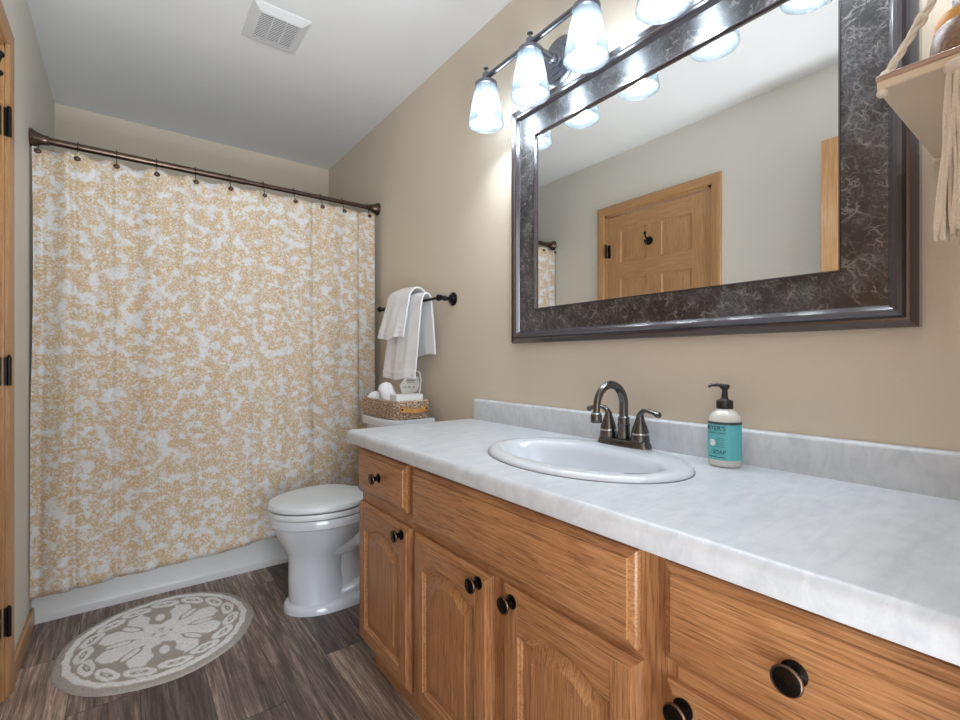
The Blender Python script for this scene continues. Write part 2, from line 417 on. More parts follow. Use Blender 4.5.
# six panel oak door, in its frame
def panel_door(name, u0, u1, z0, z1, xf, thick, to3, parent, stile=0.100, scale=1.0):
    """front face at depth 0 towards the room; to3(u, z, d) -> xyz"""
    W = u1-u0; mid = 0.102*scale
    px = [(u0+stile, (u0+u1)/2-mid/2), ((u0+u1)/2+mid/2, u1-stile)]
    pz = [(z0+0.235, z0+0.80), (z0+1.02, z0+1.588), (z0+1.698, z0+1.912)]
    b = MB()
    us = [u0, px[0][0], px[0][1], px[1][0], px[1][1], u1]
    zs = [z0, pz[0][0], pz[0][1], pz[1][0], pz[1][1], pz[2][0], pz[2][1], z1]
    for face in (0, 1):
        sgn = 1 if face == 0 else -1
        dd = lambda d: d if face == 0 else -thick - d
        for i in range(5):
            for j in range(7):
                if i in (1, 3) and j in (1, 3, 5):
                    ua, ub, za, zb = us[i], us[i+1], zs[j], zs[j+1]
                    loops = []
                    for ins, d in ((0, 0), (0.006, -0.007), (0.014, -0.009), (0.045, -0.002), (0.048, -0.002)):
                        loops.append([to3(ua+ins, za+ins, dd(d)), to3(ub-ins, za+ins, dd(d)), to3(ub-ins, zb-ins, dd(d)), to3(ua+ins, zb-ins, dd(d))])
                    b.loft(loops, 0, False, True)
                else:
                    vertical = i in (0, 4) or (i == 2 and j in (1, 3, 5))
                    q = [to3(us[i], zs[j], dd(0)), to3(us[i+1], zs[j], dd(0)), to3(us[i+1], zs[j+1], dd(0)), to3(us[i], zs[j+1], dd(0))]
                    b.add(q, [(0, 1, 2, 3)], 0 if vertical else 1)
    e = [to3(u0, z0, 0), to3(u1, z0, 0), to3(u1, z1, 0), to3(u0, z1, 0), to3(u0, z0, -thick), to3(u1, z0, -thick), to3(u1, z1, -thick), to3(u0, z1, -thick)]
    b.add(e, [(0, 1, 5, 4), (1, 2, 6, 5), (2, 3, 7, 6), (3, 0, 4, 7)], 0)
    return b
d1 = empty('door_1', (XL, (a+b_)/2, 0)); d1['kind'] = 'structure'
pd = panel_door('panel', a+0.021, b_-0.021, 0.012, 2.028, XL, 0.035, lambda u, z, d: (XL-0.008+d, u, z), d1)
pd.build('door_panel', [M_trimZ, M_trimY], d1, angle=20)
for zc in (1.80, 1.025, 0.245):
    h = MB(); h.box(XL-0.008, XL-0.005, b_-0.044, b_-0.0205, zc-0.044, zc+0.044)
    h.box(XL-0.0005, XL+0.012, b_-0.0205, b_-0.0175, zc-0.044, zc+0.044)
    h.lathe([(0.006, -0.045), (0.006, 0.045)], (XL+0.012, b_-0.020, zc), n=12, cap0=True, cap1=True)
    h.lathe([(0.003, 0.045), (0.005, 0.048), (0.001, 0.052)], (XL+0.012, b_-0.020, zc), n=12)
    h.build('hinge', M_hinge, d1)
k = MB(); k.lathe([(0.001, 0.0), (0.028, 0.0), (0.030, 0.006), (0.012, 0.012), (0.010, 0.030), (0.024, 0.038), (0.027, 0.050), (0.018, 0.060), (0.001, 0.062)], (XL-0.008, a+0.085, 0.96), 'x', 24)
k.build('door_handle', M_black, d1)

# entry door, standing open against the left
d2 = empty('door_2', (-0.19, YF+0.02, 0)); d2['kind'] = 'structure'
pd = panel_door('panel', YF+0.02, 0.767, 0.012, 2.045, 0, 0.035, lambda u, z, d: (-0.155+d, u, z), d2)
pd.build('door_panel', [M_trimZ, M_trimY], d2, angle=20)
b = MB()
for x0, x1, z0, z1 in ((DX0-0.057, DX0, 0, DH+0.057), (DX1, DX1+0.057, 0, DH+0.057), (DX0, DX1, DH, DH+0.057)):
    b.box(x0, x1, YF, YF+0.014, z0, z1)
o = b.build('trim_3', M_trimZ, None, bev=0.004); o['kind'] = 'structure'

# robe hook on the six panel door
hk = empty('robe_hook', (XL-0.008, 1.735, 1.815), 'small black double robe hook screwed to the upper middle of the six panel oak door', 'hook')
HY, HZ = 1.735, 1.815
b = MB(); b.lathe([(0.0005, 0.0), (0.026, 0.0), (0.027, 0.004), (0.018, 0.010), (0.0005, 0.012)], (XL-0.008, HY, HZ), 'x', 24); b.build('back_plate', M_black, hk)
b = MB(); b.tube([(XL+0.002, HY, HZ+.005), (XL+0.02, HY, HZ+.008), (XL+0.035, HY, HZ+.022), (XL+0.04, HY, HZ+.04)], [.006, .005, .005, .005]); b.ball((XL+0.04, HY, HZ+.043), .009); b.build('upper_prong', M_black, hk)
b = MB(); b.tube([(XL+0.002, HY, HZ-.005), (XL+0.018, HY, HZ-.022), (XL+0.032, HY, HZ-.022), (XL+0.038, HY, HZ-.008)], [.006, .005, .005, .005]); b.ball((XL+0.038, HY, HZ-.006), .008); b.build('lower_prong', M_black, hk)

# ------------------------------------------------------------------ ceiling lamp near the entry (off frame) and ceiling vent

vt = empty('ceiling_vent', (0.504, 2.075, H), 'square white slatted exhaust vent in the grey ceiling', 'vent')
x0, x1, y0, y1 = 0.395, 0.613, 1.950, 2.200
b = MB()
rings = []
for ins, d in ((0, 0), (0.0, -0.004), (0.030, -0.020), (0.034, -0.020), (0.034, -0.012)):
    rings.append([(x0+ins, y0+ins, H+d), (x1-ins, y0+ins, H+d), (x1-ins, y1-ins, H+d), (x0+ins, y1-ins, H+d)])
b.loft(rings, 0, False, False); b.build('frame', M_vent, vt, angle=20)
b = MB(); b.box(x0+.034, x1-.034, y0+.034, y1-.034, H-0.004, H-0.001); b.build('recess', M_ventdark, vt)
b = MB(); n = 17
for i in range(n):
    yc = lerp(y0+.038, y1-.038, i/(n-1)); b.box(x0+.034, x1-.034, yc-.0024, yc+.0024, H-.0195, H-.0178)
for f_ in (1/3, 2/3):
    xc = lerp(x0+.034, x1-.034, f_); b.box(xc-.001, xc+.001, y0+.034, y1-.034, H-.019, H-.012)
b.build('slats', M_vent, vt, smooth=False)

# ------------------------------------------------------------------ bathtub
tub = empty('bathtub', (0.445, 2.99, 0), 'white alcove bathtub with a plain apron behind the floral curtain', 'bathtub')
b = MB(); TX0, TX1, TY0, TY1 = XL+.001, XR-.001, TUBY, YB-.001
cxT, cyT = (TX0+TX1)/2, (TY0+TY1)/2+.01
outer = [(TX0, TY0), (TX1, TY0), (TX1, TY1), (TX0, TY1)]
def sup(hx, hy, z, p=4, n=64):
    r = []
    for k in range(n):
        a_ = 2*PI*k/n - 3*PI/4
        c_, s_ = math.cos(a_), math.sin(a_); q = (abs(c_)**p+abs(s_)**p)**(-1/p)
        r.append((cxT+hx*q*c_, cyT+hy*q*s_, z))
    return r
hx, hy = (TX1-TX0)/2, (TY1-TY0)/2
def rectring(z, n=64, ox=0, oy0=0):
    r = []
    for k in range(n):
        a_ = 2*PI*k/n - 3*PI/4; c_, s_ = math.cos(a_), math.sin(a_); q = 1/max(abs(c_), abs(s_))
        yy = cyT-.01+hy*q*s_
        if abs(s_) >= abs(c_)-1e-6 and s_ < 0: yy += oy0
        r.append((cxT+hx*q*c_, yy, z))
    return r
b.loft([rectring(0.0, oy0=-.010), rectring(0.020, oy0=-.012), rectring(0.028, oy0=-.002), rectring(0.034, oy0=0.0), rectring(.36, oy0=.002), rectring(.372, oy0=-.012), rectring(.395, oy0=-.012), rectring(.40, oy0=0), sup(hx-.07, hy-.08, .40), sup(hx-.085, hy-.095, .385), sup(hx-.14, hy-.13, .12), sup(hx-.2, hy-.2, .08)], 0, False, True)
b.build('basin', M_tub, tub, angle=30)
b = MB(); b.lathe([(0.0005, .002), (.028, .002), (.03, 0)], (TX1-.32, cyT, .08), n=20); b.build('drain', M_chrome, tub)

# ------------------------------------------------------------------ shower rod, curtain, hooks
RY, RZ = 2.562, 1.942
rod = empty('shower_rod', (cxT, RY, RZ), 'bronze tension shower rod spanning wall to wall above the tub', 'rod')
b = MB(); b.tube([(XL+.02, RY, RZ), (.48, RY, RZ)], .0145, 20); b.build('outer_tube', M_rod, rod)
b = MB(); b.tube([(.47, RY, RZ), (XR-.02, RY, RZ)], .0115, 20); b.build('inner_tube', M_rod, rod)
for xw, sg in ((XL, 1), (XR, -1)):
    b = MB(); b.lathe([(.0005, 0), (.036, 0), (.037, sg*.004), (.030, sg*.014), (.022, sg*.032), (.018, sg*.050), (.019, sg*.056), (.012, sg*.058)], (xw, RY, RZ), 'x', 28)
    b.build('flange', M_rod, rod)
hooksX = [-.270, -.152, -.025, .116, .265, .408, .560, .708, .848, .968, 1.115]
CY = 2.532
def cur_top(x):
    best = min(hooksX, key=lambda h_: abs(h_-x)); d = abs(best-x)
    return 1.905 - 0.014*smooth(d/0.075)
def cur_y(x, z):
    t_ = (1.90-z)/1.77
    L = smooth(1-(x+.29)/1.1)
    y = CY
    y += 0.010*math.sin(x*2*PI/0.137+0.4)*(1-.6*t_)*(.35+.65*L)
    y += 0.013*L*math.sin(x*21+1.1+t_*0.9) + 0.006*math.sin(x*47+t_*1.7)*(1-.4*t_)
    for c_, w_, a_ in ((-.165, .012, .020), (-.03, .011, .016), (.12, .012, .010), (.50, .014, .008), (.80, .012, .010), (1.06, .012, .018), (-.27, .012, .016)):
        y += a_*math.exp(-((x-c_-.01*t_)/w_)**2)
    y -= 0.020*t_**2
    return y
b = MB(); NX, NZ = 300, 70; vs = []
for j in range(NZ+1):
    for i in range(NX+1):
        u = i/NX; x = lerp(-.289, 1.150, u)
        zb_ = .114 + .022*smooth((x+.29)/.09) + .028*max(0, (x-.05))/.55 + .004*math.sin(x*14)
        zt = cur_top(x); tt = j/NZ; z = lerp(zt, zb_, tt)
        xx = x + .006*math.sin(tt*5)*(1-u) - .010*smooth(1-u*30)*tt
        vs.append((max(xx, XL+.004), cur_y(x, z), z))
b.add(vs, [(j*(NX+1)+i, j*(NX+1)+i+1, (j+1)*(NX+1)+i+1, (j+1)*(NX+1)+i) for j in range(NZ) for i in range(NX)])
o = b.build('shower_curtain', M_curtain, None, angle=80, solid=.0012)
tag(o, 'white fabric shower curtain with tan floral print hanging from the bronze rod', 'curtain')
ordn = ['first', 'second', 'third', 'fourth', 'fifth', 'sixth', 'seventh', 'eighth', 'ninth', 'tenth', 'eleventh']
hook0 = None
for i, hx_ in enumerate(hooksX):
    if hook0 is None:
        hook0 = empty('curtain_hook', (hx_, RY, RZ))
        b = MB(); R = .021
        pts = [(hx_, RY+.017*math.sin(a_), RZ+.002+.017*math.cos(a_)) for a_ in [PI*.75 - k_*PI*1.5/16 for k_ in range(17)]]
        pts += [(hx_, RY-.020, RZ-.022), (hx_, RY-.034, RZ-.045), (hx_, RY-.042, RZ-.060)]
        b.tube(pts, .0016, 8); b.build('ring', M_black, hook0)
        b = MB(); b.ball((hx_, RY-.045, RZ-.063), .0115, sc_=(1, .7, .85)); b.build('button', M_rod, hook0)
        h_ = hook0
    else:
        h_ = copy_tree(hook0); h_.location = (hx_, RY, RZ)
    tag(h_, 'bronze curtain hook with round button, %s from the left wall along the rod' % ordn[i], 'curtain hook', 'curtain hooks on the shower rod')

# ------------------------------------------------------------------ round bath rug
ra, rb_ = .334, .314; rcx, rcy, rot = .117, 2.187, math.atan2(.91, .415)
b = MB(); NR, NTh = 96, 384; vs = [(rcx, rcy, .012)]; wv = [1.0]
def rugw(x, y, r):
    th = math.atan2(y, x)
    j = 0.006*math.sin(th*23)+0.004*math.sin(th*41+1)
    r += j*.6
    if r > .915: return 0.0
    if r > .845: return 1.0
    if r > .825: return 0.0
    if r > .655:
        n_ = 15; c_ = (th/(2*PI)*n_) % 1.0*2-1; bb_ = (r-.74)/.085
        sk = c_ - bb_*0.45
        e = math.sqrt((sk/.92)**2 + (bb_/.98)**2)
        e2 = math.sqrt((sk/.55)**2+(bb_/.36)**2)
        return 1.0 if (e < 1.0 and (e2 > 1.0 or e2 < .35)) else 0.0
    # medallion: eight lobes, slots with islands; two wider spade slots along y
    k_ = round((th-PI/2)/(PI/4)); d = th-PI/2-k_*PI/4; lx = r*math.cos(d); ly = abs(r*math.sin(d))
    spade = (k_ % 4 == 0)
    if spade:
        slot = (lx > .20 and ly < .10*smooth((lx-.20)/.10)*(1.15 if lx < .42 else 1.0) + (.07*smooth((lx-.46)/.12)))
        isl = ((lx-.40)/.085)**2 + (ly/.05)**2 < 1
    else:
        slot = (lx > .22 and ly < .062*smooth((lx-.22)/.14) + .10*smooth((lx-.50)/.12)**2)
        isl = ((lx-.42)/.115)**2 + (ly/.036)**2 < 1
    if r > .635: return 0.0
    if isl: return 1.0
    if slot: return 0.0
    if .07 < r < .105 and math.cos(4*th) > .2: return 0.0
    return 1.0
for i in range(1, NR+1):
    r = i/NR
    for k_ in range(NTh):
        th = 2*PI*k_/NTh
        ed = 1 + (.006*math.sin(th*5+1)+.004*math.sin(th*9))*r
        lx, ly = ra*r*ed*math.cos(th), rb_*r*ed*math.sin(th)
        X = lx*math.cos(rot)-ly*math.sin(rot); Y = lx*math.sin(rot)+ly*math.cos(rot)
        w_ = rugw(X/.32, Y/.32, r)
        z = (.0125 if w_ else .0085) + random.uniform(-.0005, .0005)
        if i == NR: z = .001
        elif i >= NR-2: z *= .75
        vs.append((rcx+X, rcy+Y, z)); wv.append(w_)
fs = [(0, 1+k_, 1+(k_+1) % NTh) for k_ in range(NTh)]
for i in range(NR-1):
    for k_ in range(NTh):
        q = (k_+1) % NTh; fs.append((1+i*NTh+k_, 1+(i+1)*NTh+k_, 1+(i+1)*NTh+q, 1+i*NTh+q))
b.add(vs, fs)
rug = b.build('bath_rug', M_rug, None, angle=80)
att = rug.data.attributes.new('weave', 'FLOAT', 'POINT'); att.data.foreach_set('value', wv)
tag(rug, 'round grey and white tufted bath rug with a medallion pattern on the plank floor', 'rug')

# ------------------------------------------------------------------ toilet
TYc = 2.078
wc = empty('toilet', (.86, TYc, 0), 'white two-piece toilet with closed lid between the vanity and tub', 'toilet')
def egg(x0, x1, hw, z, n=48, pf=2.1, wide=.60):
    """outline from front x0 to back x1, widest at fraction wide from the front"""
    xm = lerp(x0, x1, wide); r = []
    for k_ in range(n):
        a_ = 2*PI*k_/n; c_, s_ = math.cos(a_), math.sin(a_)
        x = xm + (x1-xm)*c_ if c_ > 0 else xm + (xm-x0)*c_
        if c_ > 0: s2 = math.copysign(abs(s_)**.75, s_)
        else: s2 = s_
        r.append((x, TYc+hw*s2, z))
    return r
b = MB()
b.loft([egg(.56, .78, .098, .03, wide=.5), egg(.556, .785, .094, .06, wide=.5), egg(.555, .775, .086, .14, wide=.5), egg(.556, .78, .090, .205, wide=.5), egg(.548, .81, .108, .246, wide=.5),
        egg(.526, .84, .136, .288), egg(.504, .87, .156, .335), egg(.493, .88, .165, .360), egg(.491, .885, .168, .366), egg(.482, .89, .176, .371), egg(.480, .89, .179, .398), egg(.486, .89, .175, .406)], 0, True, True)
# foot
b.loft([egg(.537, 1.06, .128, .0, wide=.35), egg(.537, 1.06, .128, .022, wide=.35), egg(.546, 1.05, .118, .034, wide=.35), egg(.575, 1.03, .100, .038, wide=.35)], 0, True, True)
# rear pedestal and trapway
b.loft([egg(.72, 1.04, .072, .03, wide=.5), egg(.72, 1.03, .066, .12, wide=.5), egg(.72, 1.04, .075, .22, wide=.5), egg(.74, 1.10, .12, .34, wide=.5), egg(.78, 1.14, .16, .395, wide=.5), egg(.78, 1.14, .16, .41, wide=.5)], 0, True, True)
for sg in (1, -1):
    b.tube([(.64, TYc+sg*.045, .285), (.74, TYc+sg*.062, .262), (.84, TYc+sg*.075, .262), (.92, TYc+sg*.078, .285), (.985, TYc+sg*.075, .262), (1.01, TYc+sg*.070, .19), (.985, TYc+sg*.065, .115), (.92, TYc+sg*.062, .075), (.84, TYc+sg*.055, .055), (.76, TYc+sg*.045, .04)], [.05, .05, .048, .045, .045, .046, .048, .044, .036, .02], 20)
b.build('bowl', M_porc, wc, angle=50)
b = MB(); b.loft([egg(.482, .87, .173, .408), egg(.475, .875, .180, .413), egg(.473, .875, .181, .424), egg(.477, .875, .178, .433)], 0); b.build('seat', M_lid, wc, angle=40)
b = MB(); b.loft([egg(.482, .87, .176, .438), egg(.475, .875, .181, .441), egg(.473, .875, .182, .452), egg(.479, .87, .177, .462), egg(.50, .855, .160, .469), egg(.56, .82, .11, .472)], 0); b.build('seat_lid', M_lid, wc, angle=40)
for yy in (-.07, .07):
    b = MB(); b.box(.855, .890, TYc+yy-.02, TYc+yy+.02, .41, .458); b.build('hinge', M_lid, wc, bev=.006)
def tankring(xf, xb, hw, z, bow=.022):
    r = []
    N = 16
    for i in range(N+1):
        u = -1+2*i/N; e = 1-abs(u)**6
        r.append((xf - bow*(1-u*u) + .02*(1-e), TYc+hw*u, z))
    r += [(xb, TYc+hw, z), (xb, TYc-hw, z)]
    return r
b = MB(); b.loft([tankring(.998, 1.150, .160, .40), tankring(.988, 1.152, .165, .43), tankring(.972, 1.152, .184, .750)], 0); b.build('tank', M_porc, wc, angle=40, bev=.006)
b = MB(); b.loft([tankring(.962, 1.155, .188, .750), tankring(.952, 1.157, .195, .755), tankring(.950, 1.157, .196, .780), tankring(.956, 1.157, .192, .790)], 0); b.build('tank_lid', M_porc, wc, angle=40)
b = MB(); b.lathe([(.0005, -.012), (.012, -.012), (.013, 0), (.013, .004)], (.962, TYc+.12, .69), 'x', 16); b.tube([(.945, TYc+.12, .69), (.940, TYc+.09, .687), (.940, TYc+.05, .682)], [.006, .006, .005]); b.build('flush_handle', M_chrome, wc)

# ------------------------------------------------------------------ basket on the tank lid with its contents
BX0, BX1, BY0, BY1, BZ = .954, 1.142, 1.886, 2.272, .7905
bk = empty('wicker_basket', ((BX0+BX1)/2, (BY0+BY1)/2, BZ), 'low brown woven basket with tan leather handles on the toilet tank lid', 'basket')
def rrect(ins, z, n=120, rad=.03, wob=0, ph=0, frq=30):
    x0_, x1_, y0_, y1_ = BX0+ins, BX1-ins, BY0+ins, BY1-ins
    pts = []
    segs = [((x1_-rad, y1_-rad), 0), ((x0_+rad, y1_-rad), PI/2), ((x0_+rad, y0_+rad), PI), ((x1_-rad, y0_+rad), 3*PI/2)]
    poly = []
    for (c_x, c_y), a0 in segs:
        for q in range(9): a_ = a0+q*PI/16; poly.append((c_x+rad*math.cos(a_), c_y+rad*math.sin(a_), a_))
    L = [0]
    for i in range(len(poly)):
        p, q = poly[i], poly[(i+1) % len(poly)]; L.append(L[-1]+math.hypot(p[0]-q[0], p[1]-q[1]))
    for k_ in range(n):
        s_ = L[-1]*k_/n; i = max(j for j in range(len(poly)) if L[j] <= s_+1e-9)
        p, q = poly[i], poly[(i+1) % len(poly)]; f_ = (s_-L[i])/max(1e-9, L[i+1]-L[i])
        x, y = lerp(p[0], q[0], f_), lerp(p[1], q[1], f_)
        dx, dy = q[0]-p[0], q[1]-p[1]; d = math.hypot(dx, dy) or 1
        w_ = wob*math.sin(2*PI*frq*k_/n+ph)
        pts.append((x+dy/d*w_, y-dx/d*w_, z))
    return pts
def ring_tube(b, pts, r, n=8, mi=0):
    m_ = len(pts); rings = []
    for i in range(m_):
        p0, p1, p2 = Vector(pts[i-1]), Vector(pts[i]), Vector(pts[(i+1) % m_]); d = (p2-p0).normalized()
        a_ = d.cross(Vector((0, 0, 1))).normalized(); c_ = a_.cross(d)
        rr = r*(1+.18*math.sin(i*1.9))
        rings.append([p1 + a_*rr*math.cos(2*PI*k_/n) + c_*rr*math.sin(2*PI*k_/n) for k_ in range(n)])
    rings.append(rings[0]); b.loft(rings, mi, False, False)
b = MB()
for row in range(9):
    z = BZ+.0055+row*.0080; ins = .012 - .008*row/8
    ring_tube(b, rrect(ins, z, 240, wob=.0036, ph=(row % 2)*PI, frq=30), .0050)
ring_tube(b, rrect(.004, BZ+.080, 240), .0062)
b.box(BX0+.014, BX1-.014, BY0+.014, BY1-.014, BZ, BZ+.004)
b.build('woven_body', M_basket, bk, angle=80)
for yy, sg in ((BY0, -1), (BY1, 1)):
    xm = (BX0+BX1)/2
    b = MB(); N = 14; rings = []
    for i in range(N+1):
        u = i/N; x = xm-.070+.140*u; y = yy+sg*(.004+.010*math.sin(PI*u)); z = BZ+.048 - .008*math.sin(PI*u)
        hgt = .0105 if .12 < u < .88 else .0125
        rings.append([(x, y-.0012, z-hgt), (x, y+.0012, z-hgt), (x, y+.0012, z+hgt), (x, y-.0012, z+hgt)])
    b.loft(rings); hd = b.build('handle', M_leather, bk, bev=.001); hd['label'] = 'tan leather strap handle'
    for xx in (xm-.062, xm+.062):
        r_ = MB(); r_.lathe([(.0045, 0), (.0045, sg*.002), (.0005, sg*.003)], (xx, yy+sg*.0075, BZ+.048), 'y', 12); r_.build('rivet', M_black, hd)

def towel_roll(name, p0, p1, r, label):
    o = empty(name, p0, label, 'towel')
    P0, P1 = Vector(p0), Vector(p1); d = (P1-P0); N = 14; b = MB(); path = []; rs = []
    for i in range(N+1):
        u = i/N; path.append(P0+d*u); e = min(u, 1-u)*N
        rs.append(r*(.80 if e < .5 else .95 if e < 1.5 else 1.0)+.0007*math.sin(i*2.1))
    b.tube(path, rs, 28); b.build('rolled_body', M_terry, o, angle=60)
    # spiral end
    ax = d.normalized(); s1 = ax.cross(Vector((0, 1, .2))).normalized(); s2 = ax.cross(s1)
    b = MB(); sp_ = [P1 + ax*.0015 + (s1*math.cos(q*.35)+s2*math.sin(q*.35))*(r*.74*(1-q/52)) for q in range(48)]
    b.tube(sp_, .0022, 6); b.build('spiral_end', M_terry, o)
    b = MB(); la = [P0+d*.02+s2*(r*.99)+s1*.004, P0+d*.98+s2*(r*.99)+s1*.004]; b.tube(la, .0022, 8); b.build('loose_edge', M_terry, o)
    return o
towel_roll('rolled_towel', (1.020, 2.040, .842), (1.010, 2.110, .935), .036, 'tall white rolled washcloth leaning upright in the basket')
towel_roll('rolled_towel', (1.012, 2.150, .832), (.996, 2.215, .880), .036, 'short white rolled washcloth at the curtain end of the basket')
o = empty('soap_box', (1.05, 1.94, BZ+.06), 'small white box lying across the front rim of the basket', 'box')
b = MB(); b.box(.975, 1.112, 1.912, 1.979, BZ+.010, BZ+.110); b.build('body', M_white, o, bev=.002)
b = MB(); b.box(.9745, 1.1125, 1.9115, 1.9795, BZ+.1101, BZ+.1115); b.build('lid_flap', M_white, o)
# grey card with a white wire loop
o = empty('gift_card', (1.08, 1.995, BZ+.005), 'grey hexagonal printed card standing in the basket behind the white box', 'card')
b = MB(); cyc = 1.995
hexa = [(1.060, .885), (1.135, .890), (1.152, .920), (1.145, .965), (1.085, .968), (1.045, .925), (1.055, .885)]
b.add([(x-.012, cyc, z+.016) for x, z in hexa[:6]]+[(x-.012, cyc+.003, z+.016) for x, z in hexa[:6]], [tuple(range(6)), tuple(range(11, 5, -1))]+[(i, (i+1) % 6, 6+(i+1) % 6, 6+i) for i in range(6)])
b.box(1.058, 1.108, cyc, cyc+.003, .800, .904)
b.build('card_face', M_cardgrey, o, smooth=False)
b = MB(); b.box(1.068, 1.118, cyc-.0008, cyc, .960, .966); b.box(1.073, 1.113, cyc-.0008, cyc, .951, .955)
for xx in (1.054, 1.078, 1.102): b.box(xx, xx+.014, cyc-.0008, cyc, .928, .934)
b.build('printed_lines', M_grey, o, smooth=False)
b = MB(); b.tube([(1.118, cyc, .80), (1.140, cyc, .905), (1.148, cyc, .96), (1.140, cyc, 1.00), (1.115, cyc, 1.01), (1.09, cyc, .99)], .0035, 10); b.build('wire_loop', M_white, o)

# ------------------------------------------------------------------ towel bar and towels
tb = empty('towel_bar', (1.11, 2.07, 1.335), 'black wall towel bar with ball ends above the toilet', 'towel bar')
b = MB(); b.tube([(1.11, 1.77, 1.335), (1.11, 2.371, 1.335)], .0065, 16); b.build('bar', M_black, tb)
for yy, sg in ((1.77, -1), (2.371, 1)):
    b = MB(); b.lathe([(.0005, 0), (.030, 0), (.031, -.004), (.026, -.008), (.022, -.010), (.020, -.016), (.010, -.022), (.008, -.034), (.012, -.040), (.013, -.046), (.010, -.052), (.008, -.06), (.013, -.068), (.015, -.077), (.013, -.086), (.0005, -.092)], (XR, yy, 1.335), 'x', 24)
    b.ball((1.11, yy+sg*.016, 1.335), .0115); b.build('post', M_black, tb)
def drape(name, label, yt, yf, yb_, zf, zb, off, seed, amp=.010, ruff=()):
    bx, bz, R = 1.11, 1.335, .0085+off; b = MB(); NU, NV = 54, 80; vs = []
    lf, lb = bz-zf, bz-zb; arc = PI*R; tot = lf+arc+lb
    for j in range(NV+1):
        s_ = tot*j/NV
        if s_ < lf: q = 1-s_/lf; side = -1; x0_ = bx-R; z0_ = zf+s_
        elif s_ < lf+arc: a_ = (s_-lf)/R; side = 0; x0_ = bx-R*math.cos(a_); z0_ = bz+R*1.35*math.sin(a_); q = 0
        else: q = (s_-lf-arc)/lb; side = 1; x0_ = bx+R; z0_ = bz-(s_-lf-arc)
        for i in range(NU+1):
            u = i/NU
            yA = lerp(yt[0], yt[1], u)
            yB = lerp(*(yf if side <= 0 else yb_), u)
            y = lerp(yA, yB, q**.7)
            f_ = math.sin(u*2*PI*1.3+seed+q*.9) + .45*math.sin(u*2*PI*2.9+seed*2.3-q) + .15*math.sin(u*2*PI*6.1+q*2)
            x = x0_ + (amp*(.2+.8*q**.6)*f_)*(1 if side <= 0 else .5) + (-.012*q if side < 0 else .012*q if side > 0 else 0)
            z = z0_ + .006*math.sin(u*7+seed)*q + (.006*math.sin(u*PI) if side == 0 else 0)
            if side < 0:
                hgt = z0_-zf
                for rz in ruff: x -= .0035*math.exp(-((hgt-rz)/.0035)**2)
            if side > 0: x = min(x, XR-.012)
            vs.append((x, y, z))
    b.add(vs, [(j*(NU+1)+i, j*(NU+1)+i+1, (j+1)*(NU+1)+i+1, (j+1)*(NU+1)+i) for j in range(NV) for i in range(NU)])
    o = b.build(name, M_terry, None, angle=80, solid=.009, sub=1, tagd={'loc': (bx, (yt[0]+yt[1])/2, bz)})
    return tag(o, label, 'towel')
drape('hand_towel', 'long white hand towel hanging lowest on the black towel bar', (1.875, 2.17), (1.935, 2.255), (1.865, 2.15), .965, 1.080, .016, .6, .007, (.03, .036, .085))
drape('washcloth', 'short white washcloth draped over the front of the hand towel', (1.955, 2.18), (2.005, 2.262), (1.96, 2.17), 1.165, 1.21, .042, .6, .008, (.03, .05))

# ------------------------------------------------------------------ vanity cabinet
XD, XF = .645, .665                      # door faces, face frame
VY0, VY1 = .044, 1.558
van = empty('vanity_cabinet', (.95, .84, 0), 'long oak bathroom vanity with arched doors and black knobs', 'vanity')
b = MB()
b.box(XF, XF+.019, VY0, VY1, .098, .766, 0)
b.build('face_frame', [M_oakZ], van, bev=.001)
# rails with horizontal grain lie in the frame between the drawers and the doors
b = MB()
for ya, yb2 in ((VY0+.02, .385), (.445, 1.150), (1.175, VY1-.02)):
    b.box(XF-.0006, XF+.001, ya, yb2, .577, .612)
b.build('rail', M_oakY, van, smooth=False)
b = MB(); b.box(XF+.019, XR-.002, VY1-.018, VY1, .098, .766); b.box(.72, XR-.002, VY1-.018, VY1, 0, .098); b.build('side_panel', M_oakZ, van)
b = MB(); b.box(XF+.019, XR-.002, VY0, VY0+.018, 0, .766); b.build('side_panel', M_oakZ, van)
b = MB(); b.box(XF+.019, XR-.002, VY0+.018, VY1-.018, .098, .116); b.build('bottom_panel', M_oakY, van)
b = MB(); b.box(.700, .716, VY0, 1.530, 0, .0975); b.build('toe_kick', M_oakY, van)
def knob(y, z, parent, xface=XD):
    b = MB(); b.lathe([(.0005, 0), (.0145, 0), (.0150, -.003), (.008, -.006), (.0065, -.013), (.010, -.018), (.0165, -.021), (.0180, -.0245)], (xface, y, z), 'x', 28, 0)
    b.lathe([(.0180, -.0245), (.0176, -.0265), (.0160, -.0275)], (xface, y, z), 'x', 28, 1)
    b.lathe([(.0160, -.0275), (.0148, -.0268), (.010, -.0285), (.0005, -.0295)], (xface, y, z), 'x', 28, 0)
    return b.build('knob', [M_knob, M_knobrim], parent, angle=50)
TH = XF-XD
def drawer(name, y0, y1, z0, z1, kn):
    b = MB(); rings = []
    for ins, d in ((0, 0), (0, .009), (.003, .012), (.010, .0145), (.013, .0155), (.014, .0195), (.017, TH)):
        x = XF-.0005-d
        rings.append([(x, y0+ins, z0+ins), (x, y1-ins, z0+ins), (x, y1-ins, z1-ins), (x, y0+ins, z1-ins)])
    b.loft(rings, 0, True, True); o = b.build(name, M_oakY, van, angle=25)
    if kn: knob((y0+y1)/2, (z0+z1)/2, o)
    return o
drawer('drawer', 1.216, 1.560, .615, .754, True)
drawer('false_drawer_front', .450, 1.180, .595, .754, False)
drawer('drawer', .048, .401, .611, .756, True)
